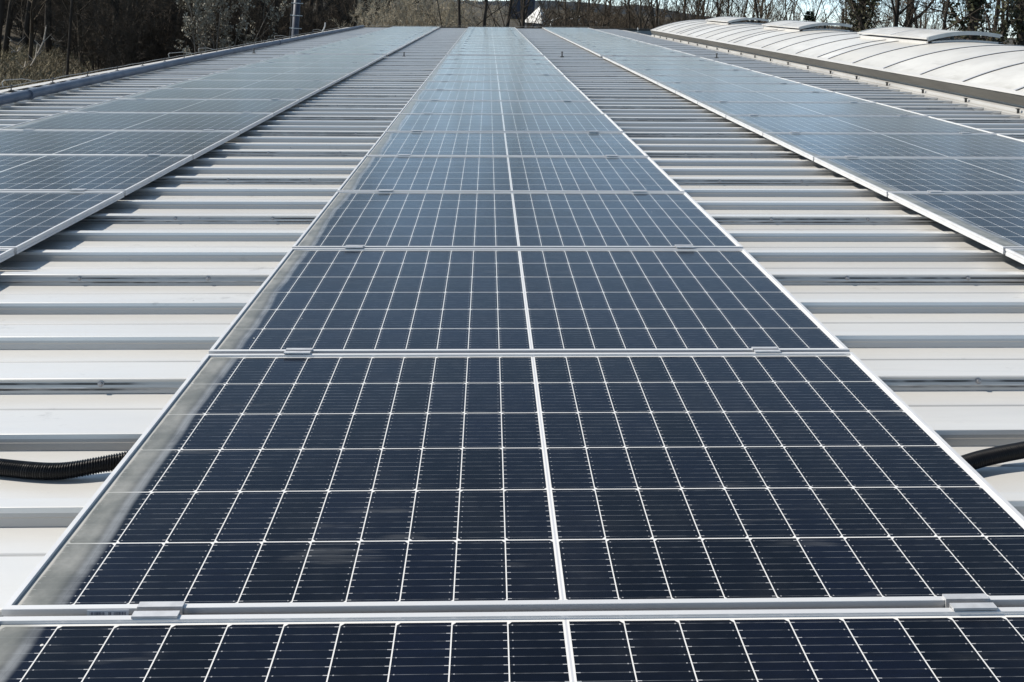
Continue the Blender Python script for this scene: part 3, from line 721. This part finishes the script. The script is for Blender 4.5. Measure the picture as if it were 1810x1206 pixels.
# single trees on the left that stand out
place(TB, 12, 50, .95, .4, 'bare tree with thick dark trunk at the left photo edge, lit from its left', None, tilt=(0,.10))
place(TC, 70, 54, .85, 2.2, 'thin leaning tree above the dry grass bank at the left', None, tilt=(0,.16))
place(TA, 215, 50, .9, 1.2, 'dark forked tree in the wood between the black post and the catkin shrub', None)
place(CAT, 393, 45, 1.0, 1.0, first=True)
# tan shrubs behind the far roof edge
GT = 'tan leafless shrubs behind the far roof edge'; LT = 'tan twiggy shrub behind the far roof edge left of the dark trunks'
fst = True
for u, d, k in ((650,47,1.0),(672,44,1.15),(698,46,1.25),(722,43,1.2),(748,46,1.3),(772,44,1.2),(796,47,1.25),(818,45,1.15),(842,48,1.0),(735,52,1.4),(690,53,1.4),(785,53,1.4),(830,56,1.2),(873,58,.95)):
    place(BUSH, u, d, k, None, LT, GT, first=fst); fst = False
for u, k, lb in ((831,.95,'dark trunk touching the tan shrubs behind the far roof edge'),(852,1.0,'dark tree between two others right of the tan shrubs'),(885,1.05,'dark trunk standing just left of the pale pyramid roof')):
    place(TT, u-4, 41, k, None, lb, None, first=(u == 831), tilt=(0,.05))
place(TT, 931, 41.5, 1.0, 1.0, 'dark trunk crossing the left part of the pale pyramid roof', None, tilt=(0,.05))
place(TT, 948, 42, .95, 2.0, 'dark leaning tree crossing the right part of the pale pyramid roof', None, tilt=(0,.13))
place(TM, 968, 45, .62, 2.2, 'thin multi stemmed tree in front of the right side of the pale pyramid roof', None, first=True)
place(TT, 918, 47, .8, 4.0, 'slim bare tree in front of the dark slab building', None)
# brown thicket between the house and the skylight
GB = 'brown leafless shrubs between the pale roof and the skylight'; LB = 'brown leafless shrub behind the far roof edge left of the skylight'
BUSHB = copy_tree(BUSHD)
for ch in BUSHB.children:
    if ch.name.startswith('crown'): ch.data = ch.data.copy(); ch.data.materials[0] = TWIG_M
fst = True
for u, d, k in ((905,56,.8),(985,58,.8),(1000,54,.95),(1022,56,1.05),(1045,53,1.1),(1066,55,1.15),(1088,53,1.1),(1110,56,1.2),(1132,54,1.1),(1155,57,1.1),(1176,55,1.0),(1210,60,.95),(1245,62,1.05),(1040,64,1.3),(1100,66,1.3),(992,68,1.45),(1016,72,1.6),(1060,70,1.55),(1084,74,1.6),(1124,70,1.5),(1148,72,1.5),(1172,68,1.35),(930,50,.78),(962,52,.80)):
    place(BUSHB, u, d, k, None, LB, GB, first=fst); fst = False
for u, d, k in ((1004,58,.8),(1018,50,.75),(1036,55,.8),(1062,52,.7),(1078,60,.8),(1118,56,.75),(1140,52,.7),(1162,58,.8)):
    place(TC, u, d, k, None, 'slender brown tree rising from the thicket right of the pale roof', 'slender trees in the thicket right of the pale roof')
place(TS, 1096, 46, .66, .5, 'dark forked tree at the thicket right of the pale roof', None, first=True)
place(TM, 1202, 52, 1.05, .3, 'bare tree with two dark stems just right of the far skylight end', None)
place(TM, 1248, 56, .80, 1.7, 'brown bushy multi stemmed tree behind the far vent flap', None)
place(TM, 1318, 54, 1.0, 2.9, 'fan shaped multi stemmed tree behind the far vent flap', None)
place(TS, 1378, 52, .80, 4.1, 'leaning bare tree just left of the dark spruce', None)
place(TM, 1402, 60, .95, 5.0, 'thin stemmed tree behind the dark spruce', None)
tp = seen(1432, 14, 49); SP.scale = (.8,.8,.8); SP.location = (tp.x, tp.y, tp.z-6.4)
place(TI, 1543, 50, .95, 1.0, 'dark ivy covered tree left of the nearest vent flap', None, first=True)
place(TM, 1528, 56, .9, 3.3, 'brown multi stemmed tree beside the ivy covered tree', None)
place(TS, 1500, 60, .85, 1.1, 'thin bare tree left of the ivy covered trees with open sky behind', None)
place(TA, 1583, 47, .95, 2.0, 'straight dark tree behind the left end of the nearest vent flap', None)
place(TB, 1612, 50, .9, .7, 'dark tree behind the middle of the nearest vent flap, straight trunk', None)
place(TS, 1648, 46, .95, 5.5, 'crooked dark tree with wide forked limbs behind the nearest vent flap', None)
place(TS, 1672, 52, .9, 3.0, 'dark tree with leaning limbs left of the thickest trunk', None)
place(TI, 1712, 44, 1.15, 4.4, 'thickest dark trunk at the right, wrapped in ivy', None)
place(TB, 1748, 58, .9, 2.6, 'bare tree behind the right rim of the nearest vent flap', None)
place(TS, 1782, 50, .85, .2, 'bare dark tree near the right photo edge', None)
place(TI, 1822, 46, .9, 2.0, 'dense ivy covered tree cut by the right photo edge', None)
GS = 'dark shrubs behind the skylight at the right'; LS = 'dark brown shrub low behind the skylight near the right edge'
for u, d, k in ((1270,60,.8),(1300,64,.8),(1350,64,.75),(1480,60,.75),(1520,52,.85),(1560,54,.9),(1700,48,.75),(1735,46,.9),(1762,44,1.0),(1785,42,1.05),(1808,43,1.1),(1835,44,1.2)):
    place(BUSHB, u, d, k, None, LS, GS)
for u, d, k in ((1240,90,.9),(1290,95,.8),(1345,88,.85),(1530,95,.9),(1590,90,.9),(1640,95,.9),(1690,90,.9),(1740,80,.95),(1790,76,.95),(1840,80,1)):
    place(rw.choice((TA,TC,TM)), u, d, k, None, 'bare tree of the thin far row seen against the sky at the right', GR)

# ------------------------------------------------------------------ dry grass, fallen wood, posts, far buildings
gr = MB(); rg = random.Random(9)
for i in range(9000):
    u = rg.uniform(-60,185); d = rg.uniform(33,66); x, y = at(u, d)
    if rg.random() > .9 - abs(u-70)/260: continue
    z = ground_z(x,y); hh = rg.uniform(.2,.65); a = rg.random()*6.28; w_ = rg.uniform(.012,.03); b = Vector((math.cos(a)*w_,math.sin(a)*w_,0)); l = Vector((rg.gauss(0,.22),rg.gauss(0,.22),hh))
    p = Vector((x,y,z-.02)); gr.add([p-b,p+b,p+b*.4+l*.7,p+l*1.0+Vector((l.x*.5,l.y*.5,-.06)),p-b*.4+l*.7], [(0,1,2,3,4)])
GRASS = mottled('dry grass', (.17,.145,.095), (.24,.21,.145), .5, .9, 0, None, .1)
tag(gr.build('dry_grass', GRASS, None), kind='stuff', roof=False)
PALEW = mottled('bleached wood', (.36,.33,.29), (.24,.22,.19), 12, .85, 0, (1,1,.3), .1)
def fallen(u, v, u2, v2, d, r, label):
    a = seen(u, v, d); b = seen(u2, v2, d+1.2); mdl = (a+b)/2 + Vector((.1,0,-.12))
    gz = min(a.z,b.z) - ground_z(a.x,a.y)
    s = MB(); s.tube([Vector((0,0,0)), mdl-a, b-a], [r,r*.8,r*.35], 6); s.tube([mdl-a, (mdl-a)+Vector((.35,.2,.5))], [r*.5,r*.15], 5)
    s.tube([(mdl-a)*.6, (mdl-a)*.6+Vector((-.45,.1,.35))], [r*.5,r*.15], 5)
    o = s.build('fallen_branch', PALEW, None); o.location = a; tag(o, label, 'branch', 'bleached dead branches on the left bank', roof=False)
fallen(18,72,36,79,52,.05,'pale dead branch lying level at the left edge of the bank')
fallen(21,92,34,84,51,.05,'pale forked dead branch on the left bank below the level one')
fallen(54,117,66,78,50,.05,'pale dead limb leaning steeply over the dry grass')
fallen(66,96,82,45,51,.07,'long bleached dead stem leaning right above the dry grass')
fallen(36,122,45,108,49,.04,'short pale dead stick low on the dry grass')
fallen(91,69,110,72,54,.035,'thin pale branch lying across the bank right of the leaning stem')
def post(name, u, vb, d, h, r, m_, label, cat):
    x, y = at(u, d); p = seen(u, vb, d); s = MB(); s.tube([(0,0,-.3),(0,0,h*.5),(0,0,h)], [r,r*.95,r*.85], 10); s.tube([(0,0,h),(0,0,h+.06)], [r*1.15,r*.6], 10)
    o = s.build(name, m_, None); o.location = (p.x,p.y,p.z); tag(o, label, cat, roof=False); return o
post('wooden_post', 119, 127, 47, 7.0, .07, BARK_D, 'thin tall black post standing on the dry grass bank', 'post')
post('wooden_post', 1489, 46, 74, 1.35, .12, BARK_D, 'short dark post against the sky left of the nearest vent flap', 'post')
post('wooden_post', 1626, 58, 70, 1.4, .07, BARK_D, 'short slim dark post between the trunks behind the nearest vent flap', 'post')
# metal mast beyond the eave
MASTM = mottled('grey mast metal', (.022,.028,.044), (.038,.045,.062), 8, .5, .2)
p = seen(521, 66, 30); mast = empty('metal_mast', (p.x,p.y,ground_z(p.x,p.y)), 'round grey metal mast with clamp bands rising beyond the left eave', 'mast', roof=False)
hz = p.z - mast.location.z
s = MB(); s.tube([(0,0,-.3),(0,0,hz+2.6)], .112, 18); s.build('tube', MASTM, mast, smooth=True)
s = MB(); s.tube([(-.155,.03,-.3),(-.155,.03,hz+2.6)], .028, 8); s.build('cable', RUBBER, mast)
for z in (.28, .70, 1.10):
    s = MB(); s.tube([(0,0,hz+z),(0,0,hz+z+.028)], .125, 18); s.box(.10,.20,-.02,.02,hz+z,hz+z+.028); s.box(-.19,-.10,-.02,.04,hz+z,hz+z+.028); s.build('clamp_band', GREYFR, mast)
s = MB(); p = seen(569, 57, 31); s.tube([(0,0,-1.2),(0,0,-.02),(.05,0,.10),(.085,0,.19),(.09,0,.33)], .022, 8); o = s.build('bent_pipe', WHITE, None); o.location = p
tag(o, 'thin white bent pipe sticking up beyond the left eave', 'pipe', roof=False)

DWALL = mottled('dark slate facade', (.030,.036,.060), (.040,.046,.070), .4, .7); GLZ = mat('far window glass', (.02,.025,.035), .1)[0]
def block(u0, u1, v0, d, dep, label, wm, name, winrows=0, wincols=0):
    a = seen(u0, 30, d); b = seen(u1, 30, d); top = seen((u0+u1)/2, v0, d); wd = b.x-a.x; gz = ground_z(a.x,a.y)-1
    r = empty(name, (a.x,a.y,gz), label, 'building', roof=False); H = top.z-gz
    s = MB(); s.box(0,wd,0,dep,0,H); s.build('wall', wm, r)
    s = MB(); s.box(-.2,wd+.2,-.2,dep+.2,H,H+.4); s.build('roof', wm, r)
    for i in range(winrows):
        for j in range(wincols):
            x = wd*(j+.5)/wincols; z = H*(i+.6)/(winrows+.3); s = MB(); s.box(x-.6,x+.6,-.03,.05,z-.7,z+.7); s.build('window', GLZ, r)
block(901, 944, -60, 230, 12, 'tall dark blue slab building standing behind the pale pyramid roof', DWALL, 'tower_block', 7, 3)
# house with a bright pyramid roof
HOUSEW = mottled('grey render', (.16,.16,.17), (.2,.2,.2), 1, .8); HROOF = mottled('pale sheet roof', (.72,.72,.70), (.62,.62,.61), .8, .5, .1)
p = seen(958, 42, 150); r = empty('house', (p.x,p.y,p.z), 'house with a bright white pyramid roof seen between dark trunks', 'house', roof=False)
c30 = math.radians(62); e1 = Vector((-math.sin(c30),math.cos(c30),0)); e2 = Vector((math.cos(c30),math.sin(c30),0)); Sz = 3.5
q = [Vector((0,0,0)), e2*Sz, e2*Sz+e1*Sz, e1*Sz]; ap = (q[0]+q[2])/2 + Vector((.3,0,2.8)); lo = Vector((0,0,-5.5))
s = MB(); s.add([v for v in q]+[ap], [(0,1,4),(1,2,4),(2,3,4),(3,0,4),(3,2,1,0)]); s.build('roof', HROOF, r)
ctr = (q[0]+q[2])/2; qi = [ctr+(v-ctr)*.9 for v in q]
s = MB(); s.add([v+Vector((0,0,-.05)) for v in qi]+[v+lo for v in qi], [(0,4,5,1),(1,5,6,2),(2,6,7,3),(3,7,4,0)]); s.build('wall', HOUSEW, r)
for t in (.3,.7):
    a = qi[0].lerp(qi[1], t); s = MB(); nrm = Vector((e1.x,e1.y,0))*-.04; hw_ = e2*.45
    s.add([a-hw_+nrm+Vector((0,0,-2.4)), a+hw_+nrm+Vector((0,0,-2.4)), a+hw_+nrm+Vector((0,0,-1.1)), a-hw_+nrm+Vector((0,0,-1.1))], [(0,1,2,3)]); s.build('window', GLZ, r)
def cottage(u, v, d, wd, hw, label):
    p = seen(u, v, d); r = empty('cottage', (p.x,p.y,ground_z(p.x,p.y)-.5), label, 'house', roof=False); H = p.z - r.location.z
    s = MB(); s.add([(0,0,0),(wd,0,0),(wd,wd,0),(0,wd,0),(0,0,H),(wd,0,H),(wd,wd,H),(0,wd,H),(wd/2,0,H+hw),(wd/2,wd,H+hw)], [(0,1,5,8,4),(1,2,6,5),(2,3,7,9,6),(3,0,4,7)]); s.build('wall', HROOF, r)
    s = MB(); s.add([(-.3,-.2,H-.2),(wd/2,-.2,H+hw+.1),(wd/2,wd+.2,H+hw+.1),(-.3,wd+.2,H-.2),(wd+.3,-.2,H-.2),(wd+.3,wd+.2,H-.2)], [(0,1,2,3),(1,4,5,2)]); s.build('roof', HROOF, r)
    for t in (.25,.65):
        s = MB(); s.box(wd*t,wd*t+.5,-.03,.02,H-1.1,H-.3); s.build('window', GLZ, r)
cottage(975, 36, 140, 3.2, .5, 'small white building right of the pale pyramid roof')
cottage(1010, 34, 150, 3.4, .6, 'white cottage hidden among the twigs of the thicket')
cottage(1050, 39, 145, 1.6, .4, 'tiny white hut at the foot of the thicket, rightmost of the pale buildings')
cottage(27, 34, 95, 1.9, .3, 'small pale shed glimpsed between trunks at the far left')

# ------------------------------------------------------------------ bring everything on the roof into the tilted roof frame
bpy.context.view_layer.update()
for o in ROOF:
    o.matrix_world = M @ o.matrix_basis
bpy.context.view_layer.update()
